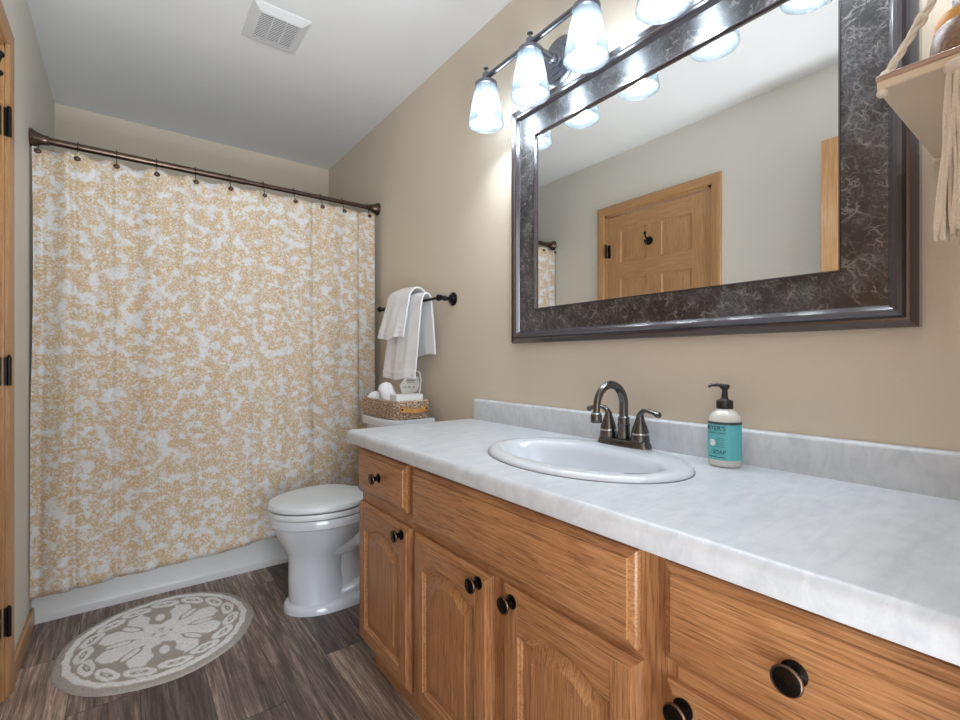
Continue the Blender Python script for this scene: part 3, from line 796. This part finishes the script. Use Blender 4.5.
def arch_loop(y0, y1, z0, zs, rise, d, n=22):
    """opening outline inset by d: flat shoulders then an arc; counter clockwise in (y, z)"""
    ya, yb2, za = y0+d, y1-d, z0+d
    W = yb2-ya; sh = .10*W
    pts = [(ya, za), (yb2, za), (yb2, zs-d), (yb2-sh, zs-d)]
    c_ = (W-2*sh)/2; R = (c_*c_+rise*rise)/(2*rise); zc = zs-d+rise-R; a0 = math.asin(c_/R)
    for i in range(1, n): a_ = a0-2*a0*i/n; pts.append(((ya+yb2)/2+R*math.sin(a_), zc+R*math.cos(a_)))
    pts += [(ya+sh, zs-d), (ya, zs-d)]
    return pts
def door(y0, y1, z0, z1, ky):
    b = MB(); rings = []
    for ins, d in ((0, 0), (0, .009), (.003, .012), (.009, .0145), (.012, .0155), (.013, .0195), (.015, TH)):
        x = XF-.0005-d
        rings.append([(x, y0+ins, z0+ins), (x, y1-ins, z0+ins), (x, y1-ins, z1-ins), (x, y0+ins, z1-ins)])
    # outer edge: sides vertical grain, top and bottom horizontal
    for i in range(len(rings)-1):
        for j in range(4):
            k_ = (j+1) % 4
            b.add([rings[i][j], rings[i][k_], rings[i+1][k_], rings[i+1][j]], [(0, 1, 2, 3)], 1 if j in (0, 2) else 0)
    b.add(rings[0], [(3, 2, 1, 0)], 0)
    st = .054; xf_ = XF-.0005-TH
    oy0, oy1, oz0, ozs, rise = y0+st, y1-st, z0+st, z1-.088, .030
    y0i, y1i, z0i, z1i = y0+.015, y1-.015, z0+.015, z1-.015
    F = lambda pts, mi: b.add([(xf_, p[0], p[1]) for p in pts], [tuple(range(len(pts)))], mi)
    F([(y0i, z0i), (oy0, z0i), (oy0, z1i), (y0i, z1i)], 0)
    F([(oy1, z0i), (y1i, z0i), (y1i, z1i), (oy1, z1i)], 0)
    F([(oy0, z0i), (oy1, z0i), (oy1, oz0), (oy0, oz0)], 1)
    L0 = arch_loop(oy0, oy1, oz0, ozs, rise, 0)
    top = L0[2:]
    for i in range(len(top)-1):
        p, q = top[i], top[i+1]
        if abs(p[0]-q[0]) < 1e-6: continue
        F([q, p, (p[0], z1i), (q[0], z1i)], 1)
    # moulded inner edge, groove and raised panel
    def XL_(ins, d): return [(xf_+d, p[0], p[1]) for p in arch_loop(oy0, oy1, oz0, ozs, rise*(1-ins*1.5), ins)]
    b.loft([XL_(0, 0), XL_(.002, .0035), XL_(.006, .005), XL_(.008, .0085), XL_(.010, .009)], 1, False, False)
    b.loft([XL_(.010, .009), XL_(.013, .0085), XL_(.036, .0025), XL_(.038, .001), XL_(.040, .001)], 0, False, True)
    o = b.build('door', [M_oakZ, M_oakY], van, angle=22, weld=True)
    knob(ky, z1-.024, o)
    return o
door(1.197, 1.553, .104, .575, 1.234)
door(.824, 1.168, .104, .576, .860)
door(.443, .780, .104, .580, .744)
door(.048, .398, .104, .580, .366)

# ------------------------------------------------------------------ countertop with splash, cut out for the sink
CZ, CX0, CX1, CYa, CYb = .814, .624, XR-.001, YF+.001, 1.612
SKX, SKY, SAX, SAY = .918, .795, .200, .278
top_t = empty('countertop', (.93, .85, CZ), 'pale grey mottled laminate countertop with rolled front edge on the oak vanity', 'countertop')
b = MB()
N = 96; ell = []; rec = []
HY0, HY1 = SKY-.34, SKY+.34; xa, xb2 = CX0+.024, XR-.022
for k_ in range(N):
    a_ = 2*PI*k_/N; c_, s_ = math.cos(a_), math.sin(a_)
    ell.append((SKX+(SAX-.018)*c_, SKY+(SAY-.018)*s_))
    tx = ((xb2-SKX)/c_ if c_ > 1e-9 else (xa-SKX)/c_ if c_ < -1e-9 else 1e9)
    ty = ((HY1-SKY)/s_ if s_ > 1e-9 else (HY0-SKY)/s_ if s_ < -1e-9 else 1e9)
    q = min(tx, ty); rec.append([SKX+c_*q, SKY+s_*q])
for cx_, cy_ in ((xa, HY0), (xa, HY1), (xb2, HY0), (xb2, HY1)):
    i = min(range(N), key=lambda j: (rec[j][0]-cx_)**2+(rec[j][1]-cy_)**2); rec[i] = [cx_, cy_]
b.loft([[(p[0], p[1], CZ-.036) for p in ell], [(p[0], p[1], CZ) for p in ell], [(p[0], p[1], CZ) for p in rec]], 0, False, False)
b.add([(xa, CYa, CZ), (xb2, CYa, CZ), (xb2, HY0, CZ), (xa, HY0, CZ)], [(0, 1, 2, 3)])
b.add([(xa, HY1, CZ), (xb2, HY1, CZ), (xb2, CYb-.008, CZ), (xa, CYb-.008, CZ)], [(0, 1, 2, 3)])
# rolled front nose swept along y with a rounded end
prof = [(xa, CZ)] + [(CX0+.018-.018*math.sin(q*PI/2/8), CZ-.018+.018*math.cos(q*PI/2/8)) for q in range(9)] + [(CX0, CZ-.034), (CX0+.003, CZ-.042), (CX0+.012, CZ-.044), (XF+.03, CZ-.044)]
b.loft([[(p[0], y, p[1]) for p in prof] for y in (CYa, HY0, HY1, CYb-.008)], 0, False, False, closed=False)
end = [[(p[0] + (.006*(1-math.cos(q*PI/2/4)) if p[0] < CX0+.02 else 0), CYb-.008+.008*math.sin(q*PI/2/4), p[1] - (.004*(1-math.cos(q*PI/2/4)) if p[1] > CZ-.01 else 0)) for p in prof] for q in range(5)]
b.loft(end, 0, False, False, closed=False)
b.add([(xa, CYb-.008, CZ), (xb2, CYb-.008, CZ), (xb2, CYb, CZ-.004), (xa, CYb, CZ-.004)], [(0, 1, 2, 3)])
b.add([(CX0+.006, CYb, CZ-.044), (XR-.003, CYb, CZ-.044), (XR-.003, CYb, CZ-.004), (CX0+.006, CYb, CZ-.004)], [(0, 1, 2, 3)])
b.build('work_surface', M_counter, top_t, angle=40)
# splash with rounded top
b = MB(); SZ = .897
prof = [(XR-.001, CZ-.03), (XR-.024, CZ-.03), (XR-.024, CZ-.002), (XR-.020, SZ-.012), (XR-.019, SZ-.006), (XR-.014, SZ-.001), (XR-.009, SZ), (XR-.001, SZ)]
prof = [(XR-.001, CZ-.03), (XR-.0225, CZ-.03), (XR-.0225, CZ-.0), (XR-.0225, SZ-.009), (XR-.0205, SZ-.004), (XR-.016, SZ-.0005), (XR-.012, SZ), (XR-.001, SZ)]
b.loft([[(p[0], y, p[1]) for p in prof] for y in (CYa, CYb-.028, CYb-.026)], 0)
b.build('backsplash', M_counter, top_t, angle=40)

# ------------------------------------------------------------------ sink
sk = empty('sink', (SKX, SKY, CZ), 'white oval drop-in sink set in the grey countertop', 'sink')
b = MB(); R_ = []
def el(ax, ay, z, dx=0, n=80): return [(SKX+dx+ax*math.cos(2*PI*k_/n), SKY+ay*math.sin(2*PI*k_/n), z) for k_ in range(n)]
rings = [el(SAX, SAY, CZ+.0008), el(SAX+.0005, SAY+.0005, CZ+.005), el(SAX-.004, SAY-.004, CZ+.010), el(SAX-.012, SAY-.012, CZ+.0125), el(SAX-.022, SAY-.022, CZ+.0135),
         el(SAX-.042, SAY-.036, CZ+.0135, -.006), el(SAX-.062, SAY-.048, CZ+.012, -.026), el(SAX-.068, SAY-.054, CZ+.007, -.030), el(SAX-.074, SAY-.064, CZ-.010, -.030), el(SAX-.088, SAY-.085, CZ-.06, -.028), el(SAX-.115, SAY-.12, CZ-.105, -.024), el(SAX-.16, SAY-.18, CZ-.132, -.015), el(.024, .024, CZ-.140, -.01)]
b.loft(rings, 0, False, False); b.build('basin', M_porc, sk, angle=60)
b = MB(); b.lathe([(.0245, .0005), (.022, .002), (.018, -.001), (.0005, -.001)], (SKX-.01, SKY, CZ-.140), n=24); b.build('drain', M_chrome, sk)
b = MB(); b.loft([el(SAX+.0018, SAY+.0018, CZ+.0002), el(SAX+.0018, SAY+.0018, CZ+.0015), el(SAX-.004, SAY-.004, CZ+.0018)], 0, False, False); b.build('sealant_bead', plain('grey_sealant', srgb(120, 120, 122), .6), sk)

# ------------------------------------------------------------------ faucet
FX, FY, FZ = 1.090, .791, CZ+.0133
fc = empty('faucet', (FX, FY, FZ), 'dark brushed gunmetal two-handle faucet on the sink deck', 'faucet')
def stad(hx_, hy_, z, n=48, p=3.2):
    r = []
    for k_ in range(n):
        a_ = 2*PI*k_/n; c_, s_ = math.cos(a_), math.sin(a_); q = (abs(c_)**p+abs(s_)**p)**(-1/p); r.append((FX+hx_*c_*q, FY+hy_*s_*q, z))
    return r
b = MB(); b.loft([stad(.027, .081, FZ), stad(.027, .081, FZ+.004), stad(.025, .077, FZ+.014), stad(.022, .074, FZ+.0175), stad(.018, .070, FZ+.0185)], 0); b.build('base_plate', M_faucet, fc, angle=35)
b = MB(); b.lathe([(.0175, .018), (.018, .022), (.0165, .034), (.0155, .050), (.0165, .054), (.0170, .058), (.0150, .060), (.0150, .074), (.0155, .076), (.0125, .079)], (FX, FY, FZ), n=28)
A = []
zc, rr = FZ+.110, .057
A += [(FX, FY, FZ+.07), (FX, FY, FZ+.092), (FX, FY, zc)]
for q in range(1, 17): a_ = PI*q/16*1.02; A.append((FX-rr+rr*math.cos(a_), FY, zc+rr*math.sin(a_)))
A.append((A[-1][0]-.002, FY, zc-.018))
b.tube(A, [.0120]*3+[.0120-.0002*i for i in range(17)], 20); b.build('spout', M_faucet, fc, angle=50)
e = A[-1]
b = MB(); b.lathe([(.0095, .004), (.0125, .002), (.0140, -.002), (.0145, -.018), (.0135, -.021), (.0005, -.019)], e, n=24); b.build('aerator', M_faucet, fc)
b = MB(); b.lathe([(.0126, .0042), (.0136, .003), (.0126, .0015)], e, n=24); o = b.build('polished_ring', M_facedge, fc)
for sg in (1, -1):
    hy_ = FY+sg*.051
    b = MB(); b.lathe([(.0245, .017), (.0245, .022), (.0235, .030), (.0225, .036)], (FX, hy_, FZ), n=28, cap0=True)
    b.lathe([(.0228, .036), (.0232, .038), (.0226, .040)], (FX, hy_, FZ), n=28, mi=1)
    b.lathe([(.0226, .040), (.0205, .050), (.0165, .061), (.0130, .071), (.0105, .079), (.0092, .087)], (FX, hy_, FZ), n=28)
    hp = [(FX, hy_, FZ+.080), (FX-.002, hy_+sg*.002, FZ+.090), (FX-.004, hy_+sg*.012, FZ+.099), (FX-.006, hy_+sg*.026, FZ+.101), (FX-.008, hy_+sg*.044, FZ+.098), (FX-.010, hy_+sg*.060, FZ+.093)]
    b.tube(hp, [.0098, .0094, .0082, .0070, .0072, .0095], 16, flat=.75)
    b.ball(hp[-1], .0098, sc_=(1, .7, .8))
    b.build('handle', [M_faucet, M_facedge], fc, angle=50)

# ------------------------------------------------------------------ soap dispenser
SX, SY, SR = 1.120, .534, .0352
sd = empty('soap_dispenser', (SX, SY, CZ), 'hand soap pump bottle with teal label standing beside the sink', 'soap dispenser')
b = MB(); b.lathe([(.0005, .001), (SR-.004, .001), (SR-.001, .004), (SR, .008), (SR, .104), (SR-.002, .114), (SR-.007, .122), (SR-.016, .129), (.016, .132), (.0155, .136)], (SX, SY, CZ), n=48); b.build('bottle', M_bottle, sd, angle=60)
b = MB(); b.lathe([(.0175, .133), (.0180, .134), (.0180, .150), (.0165, .152), (.010, .154), (.007, .158), (.0062, .176), (.0075, .178), (.0105, .180), (.011, .186), (.009, .189), (.0005, .190)], (SX, SY, CZ), n=32, cap0=True)
b.tube([(SX, SY, CZ+.185), (SX-.010, SY+.012, CZ+.188), (SX-.018, SY+.022, CZ+.187), (SX-.022, SY+.028, CZ+.183)], [.0050, .0040, .0034, .0030], 14); b.build('pump', M_pump, sd, angle=50)
A0, LZ0, LZ1 = math.radians(157), .017, .099
b = MB(); NA = 64
b.loft([[(SX+(SR+.0004)*math.cos(A0+math.radians(-120)+math.radians(252)*k_/NA), SY+(SR+.0004)*math.sin(A0+math.radians(-120)+math.radians(252)*k_/NA), CZ+z) for k_ in range(NA+1)] for z in (LZ0, LZ1)], 0, False, False, closed=False)
lab = b.build('label', M_teal, sd, angle=80)
b = MB(); b.loft([[(SX+(SR+.0006)*math.cos(A0+math.radians(-120)+math.radians(252)*k_/NA), SY+(SR+.0006)*math.sin(A0+math.radians(-120)+math.radians(252)*k_/NA), CZ+z) for k_ in range(NA+1)] for z in (LZ1-.001, LZ1+.0050)], 0, False, False, closed=False)
b.build('dark_band', M_tealdark, lab)
def wrap_text(s_, size, zc_, x_right, mat, name='lettering', width=None):
    cu = bpy.data.curves.new('txt', 'FONT'); cu.body = s_; cu.size = size; cu.align_x = 'RIGHT'; cu.align_y = 'CENTER'; cu.offset = size*.012
    to = bpy.data.objects.new('txt', cu); COL.objects.link(to)
    dg = bpy.context.evaluated_depsgraph_get(); me = bpy.data.meshes.new_from_object(to.evaluated_get(dg))
    bpy.data.objects.remove(to)
    xs_ = [v.co.x for v in me.vertices]; k_ = 1.0
    if width: k_ = width/(max(xs_)-min(xs_))
    bm = bmesh.new(); bm.from_mesh(me)
    bmesh.ops.subdivide_edges(bm, edges=[e_ for e_ in bm.edges if e_.calc_length() > .002], cuts=2)
    for v in bm.verts:
        a_ = A0 + (x_right + v.co.x*k_)/SR
        v.co = Vector(((SR+.0009)*math.cos(a_), (SR+.0009)*math.sin(a_), zc_+v.co.y))
    bm.to_mesh(me); bm.free(); me.materials.clear(); me.materials.append(mat)
    o = bpy.data.objects.new(name, me); COL.objects.link(o); o.parent = lab
    return o
XRt = math.radians(52)*SR
wrap_text("MEYER'S", .0150, .089, XRt, M_ink, width=.052)
wrap_text('CLEAN DAY', .0058, .0785, XRt, M_ink, width=.045)
wrap_text('SOAP', .0125, .035, XRt, M_ink, width=.027)
b = MB()
def strip(a0, a1, z0, z1, mi=0, r=.0007):
    n_ = 10; b.loft([[(SX+(SR+r)*math.cos(lerp(a0, a1, i/n_)), SY+(SR+r)*math.sin(lerp(a0, a1, i/n_)), CZ+z) for i in range(n_+1)] for z in (z0, z1)], mi, False, False, closed=False)
for z in (.067, .063, .059, .055, .051, .047): strip(A0+math.radians(18), A0+math.radians(48), z, z+.0007)
b.build('small_print', M_ink, lab)
b = MB(); strip(A0-math.radians(20), A0+math.radians(50), .0230, .0245)
b.build('small_print', M_ink, lab)
b = MB(); n_ = 28; ca = A0+math.radians(4); cz_ = .056
b.add([(SX+(SR+.0010)*math.cos(ca+.0078*math.cos(2*PI*i/n_)/SR), SY+(SR+.0010)*math.sin(ca+.0078*math.cos(2*PI*i/n_)/SR), CZ+cz_+.0078*math.sin(2*PI*i/n_)) for i in range(n_)], [tuple(range(n_))])
b.build('round_emblem', M_white, lab, smooth=False)

# ------------------------------------------------------------------ wall mirror
MY0, MY1, MZ0, MZ1 = .204, 1.344, 1.121, 1.984
mr = empty('wall_mirror', (XR, .78, 1.55), 'large wall mirror in a wide dark marble frame with espresso moulding', 'mirror')
def fring(ins, x): return [(x, MY0+ins, MZ0+ins), (x, MY1-ins, MZ0+ins), (x, MY1-ins, MZ1-ins), (x, MY0+ins, MZ1-ins)]
b = MB()
b.loft([fring(0, XR-.001), fring(0, XR-.022), fring(.002, XR-.025), fring(.014, XR-.0215), fring(.018, XR-.0225), fring(.023, XR-.031), fring(.029, XR-.034), fring(.035, XR-.032), fring(.044, XR-.0215), fring(.045, XR-.019)], 0, False, False)
b.build('outer_moulding', M_moulding, mr, angle=22)
b = MB(); b.loft([fring(.044, XR-.0195), fring(.120, XR-.0195)], 0, False, False); b.build('marble_band', M_marble, mr, smooth=False)
b = MB(); b.loft([fring(.119, XR-.019), fring(.120, XR-.0225), fring(.123, XR-.0225), fring(.125, XR-.012)], 0, False, False); b.build('inner_bead', M_moulding, mr, angle=20)
b = MB(); q = fring(.124, XR-.0125); b.add(q, [(0, 1, 2, 3)]); q2 = fring(.03, XR-.002); b.add(q2, [(3, 2, 1, 0)]); b.build('glass', M_mirror, mr, smooth=False)

# ------------------------------------------------------------------ vanity lights: two bars of three lamps
def fixture(yc, label):
    LX = 1.050; BZr = 2.086
    o = empty('vanity_light', (XR, yc, 2.08), label, 'wall lamp', 'three-lamp bars above the mirror')
    b = MB(); b.lathe([(.0005, 0), (.080, 0), (.081, -.005), (.074, -.009), (.068, -.010), (.066, -.015), (.052, -.018), (.050, -.023), (.034, -.027), (.032, -.032), (.0005, -.036)], (XR, yc, 2.078), 'x', 40); b.build('back_plate', M_fix, o, angle=30)
    b = MB(); b.tube([(XR-.03, yc, 2.078), (LX+.04, yc, 2.082), (LX, yc, BZr)], [.0125, .0105, .0105], 18); b.lathe([(.017, 0), (.018, -.006), (.013, -.012)], (XR-.032, yc, 2.078), 'x', 20); b.build('arm', M_fix, o)
    b = MB(); b.tube([(LX, yc-.240, BZr), (LX, yc+.240, BZr)], .0095, 18); b.build('bar', M_fix, o)
    for dy in (.2325, 0, -.2325):
        y = yc+dy
        s_ = MB(); s_.lathe([(.0005, .038), (.006, .037), (.0095, .034), (.0095, .031), (.004, .028), (.004, .020), (.012, .016), (.014, .006), (.013, -.006), (.020, -.012), (.034, -.017), (.0405, -.022), (.0405, -.034), (.036, -.036)], (LX, y, BZr), n=32)
        so = s_.build('socket_cup', M_fix, o, angle=40)
        zt = 2.062
        g = MB(); prof = [(.034, .0), (.0375, -.004), (.0415, -.020), (.0480, -.050), (.0535, -.080), (.0570, -.104), (.0578, -.110), (.0598, -.111), (.0600, -.115), (.0592, -.119), (.0615, -.134), (.0635, -.143), (.0640, -.147), (.0625, -.149), (.0605, -.146), (.0585, -.130), (.055, -.108), (.0455, -.05), (.036, -.006)]
        g.lathe(prof, (LX, y, zt), n=48); sh = g.build('lamp_shade', M_shade, o, angle=45)
        u = MB(); u.lathe([(.013, .052), (.015, .038), (.024, .018), (.029, 0), (.027, -.014), (.018, -.025), (.0005, -.030)], (LX, y, 1.970), n=28)
        u.build('bulb', M_bulb, sh, angle=80)
        u = MB(); u.lathe([(.016, .095), (.016, .052), (.0005, .05)], (LX, y, 1.970), n=20); u.build('lamp_holder', M_vent, sh)
    return o
f1 = fixture(1.121, 'three-lamp brushed metal wall light above the far half of the mirror')
f2 = copy_tree(f1); f2.location = (XR, .4165, 2.089); f2['label'] = 'three-lamp brushed metal wall light above the shelf half of the mirror'

# ------------------------------------------------------------------ hanging rope shelf on the end wall, with its bowl and jar
S0, S1, SYa, SYb, SZb = .815, 1.182, YF+.001, .186, 1.425
sh = empty('hanging_shelf', ((S0+S1)/2, (SYa+SYb)/2, SZb), 'pale wooden plank shelf hung from cotton ropes with long tassels', 'shelf')
b = MB(); b.box(S0, S1, SYa, SYb, SZb, SZb+.018, 0)
b.build('plank', [M_shelf], sh, bev=.002)
b = MB(); b.box(S0-.0015, S1, SYa, SYb+.001, SZb+.0105, SZb+.0195); b.build('top_edge', M_shelfedge, sh, bev=.002)
PK = (1.00, YF+.012, 1.82)
for xx in (S0+.008, S1-.008):
    for yy in (SYb-.008, SYa+.012):
        b = MB(); N = 60; P_ = Vector((xx, yy, SZb+.019)); Q = Vector(PK)
        for st in range(3):
            pts = []
            for i in range(N+1):
                u = i/N; ph = u*38+st*2*PI/3; r = .0030*(1.6 if abs(u-.20) < .02 or abs(u-.45) < .02 else 1)
                p = P_.lerp(Q, u); pts.append((p.x+r*math.cos(ph), p.y+r*math.sin(ph), p.z+r*.3*math.sin(ph)))
            b.tube(pts, .0026, 7)
        b.ball(P_.lerp(Q, .2), .0075); b.ball((xx, yy, SZb+.020), .007); b.ball((xx-.004, yy+.003, SZb-.004), .006)
        b.build('rope', M_rope, sh)
b = MB(); b.ball(PK, .012); b.tube([(PK[0], YF, PK[2]+.004), PK], .004); b.build('wall_peg', M_shelf, sh)
def tassel(xx, yy):
    b = MB(); b.ball((xx, yy, SZb-.006), .011, sc_=(.8, 1.1, .9))
    rnd = random.Random(5)
    for i in range(34):
        a_ = rnd.uniform(0, 2*PI); q = math.sqrt(rnd.random()); ln = rnd.uniform(.190, .215); pts = []
        for s_ in range(11):
            u = s_/10; rr_ = .0065+.0125*u**.8
            pts.append((xx+rr_*q*math.cos(a_)*.8+.0015*math.sin(u*9+i), yy+rr_*q*math.sin(a_)+.0015*math.cos(u*8+i), SZb-.008-ln*u))
        b.tube(pts, [.0020]*8+[.0024, .0030, .0022], 6)
    b.build('tassel', M_rope, sh)
tassel(S0-.004, .108)

bw = empty('wooden_bowl', (.908, .098, SZb+.0195), 'round mango wood pot with orange rim on the hanging shelf', 'pot')
BZ0 = SZb+.0197
b = MB(); b.lathe([(.0005, 0), (.034, 0), (.043, .008), (.049, .026), (.050, .044), (.047, .062), (.044, .066)], (.908, .098, BZ0), n=44); b.build('body', M_bowlwood, bw, angle=60)
b = MB(); b.lathe([(.0445, .064), (.0455, .070), (.0440, .079), (.041, .080), (.040, .070), (.0005, .062)], (.908, .098, BZ0), n=44); b.build('rim', M_orange, bw, angle=60)
o = empty('patterned_jar', (.912, .098, 1.5), 'blue and white patterned jar standing in the wooden pot', 'jar')
b = MB(); b.lathe([(.0005, .0625), (.026, .0625), (.028, .066), (.028, .150), (.024, .160), (.020, .162)], (.912, .098, BZ0), n=36)
o.location = (.912, .098, BZ0+.0625); b.build('body', M_blue, o, angle=50)
b = MB(); b.lathe([(.022, .160), (.023, .166), (.022, .178), (.0005, .182)], (.912, .098, BZ0), n=30); b.build('lid', M_white, o)
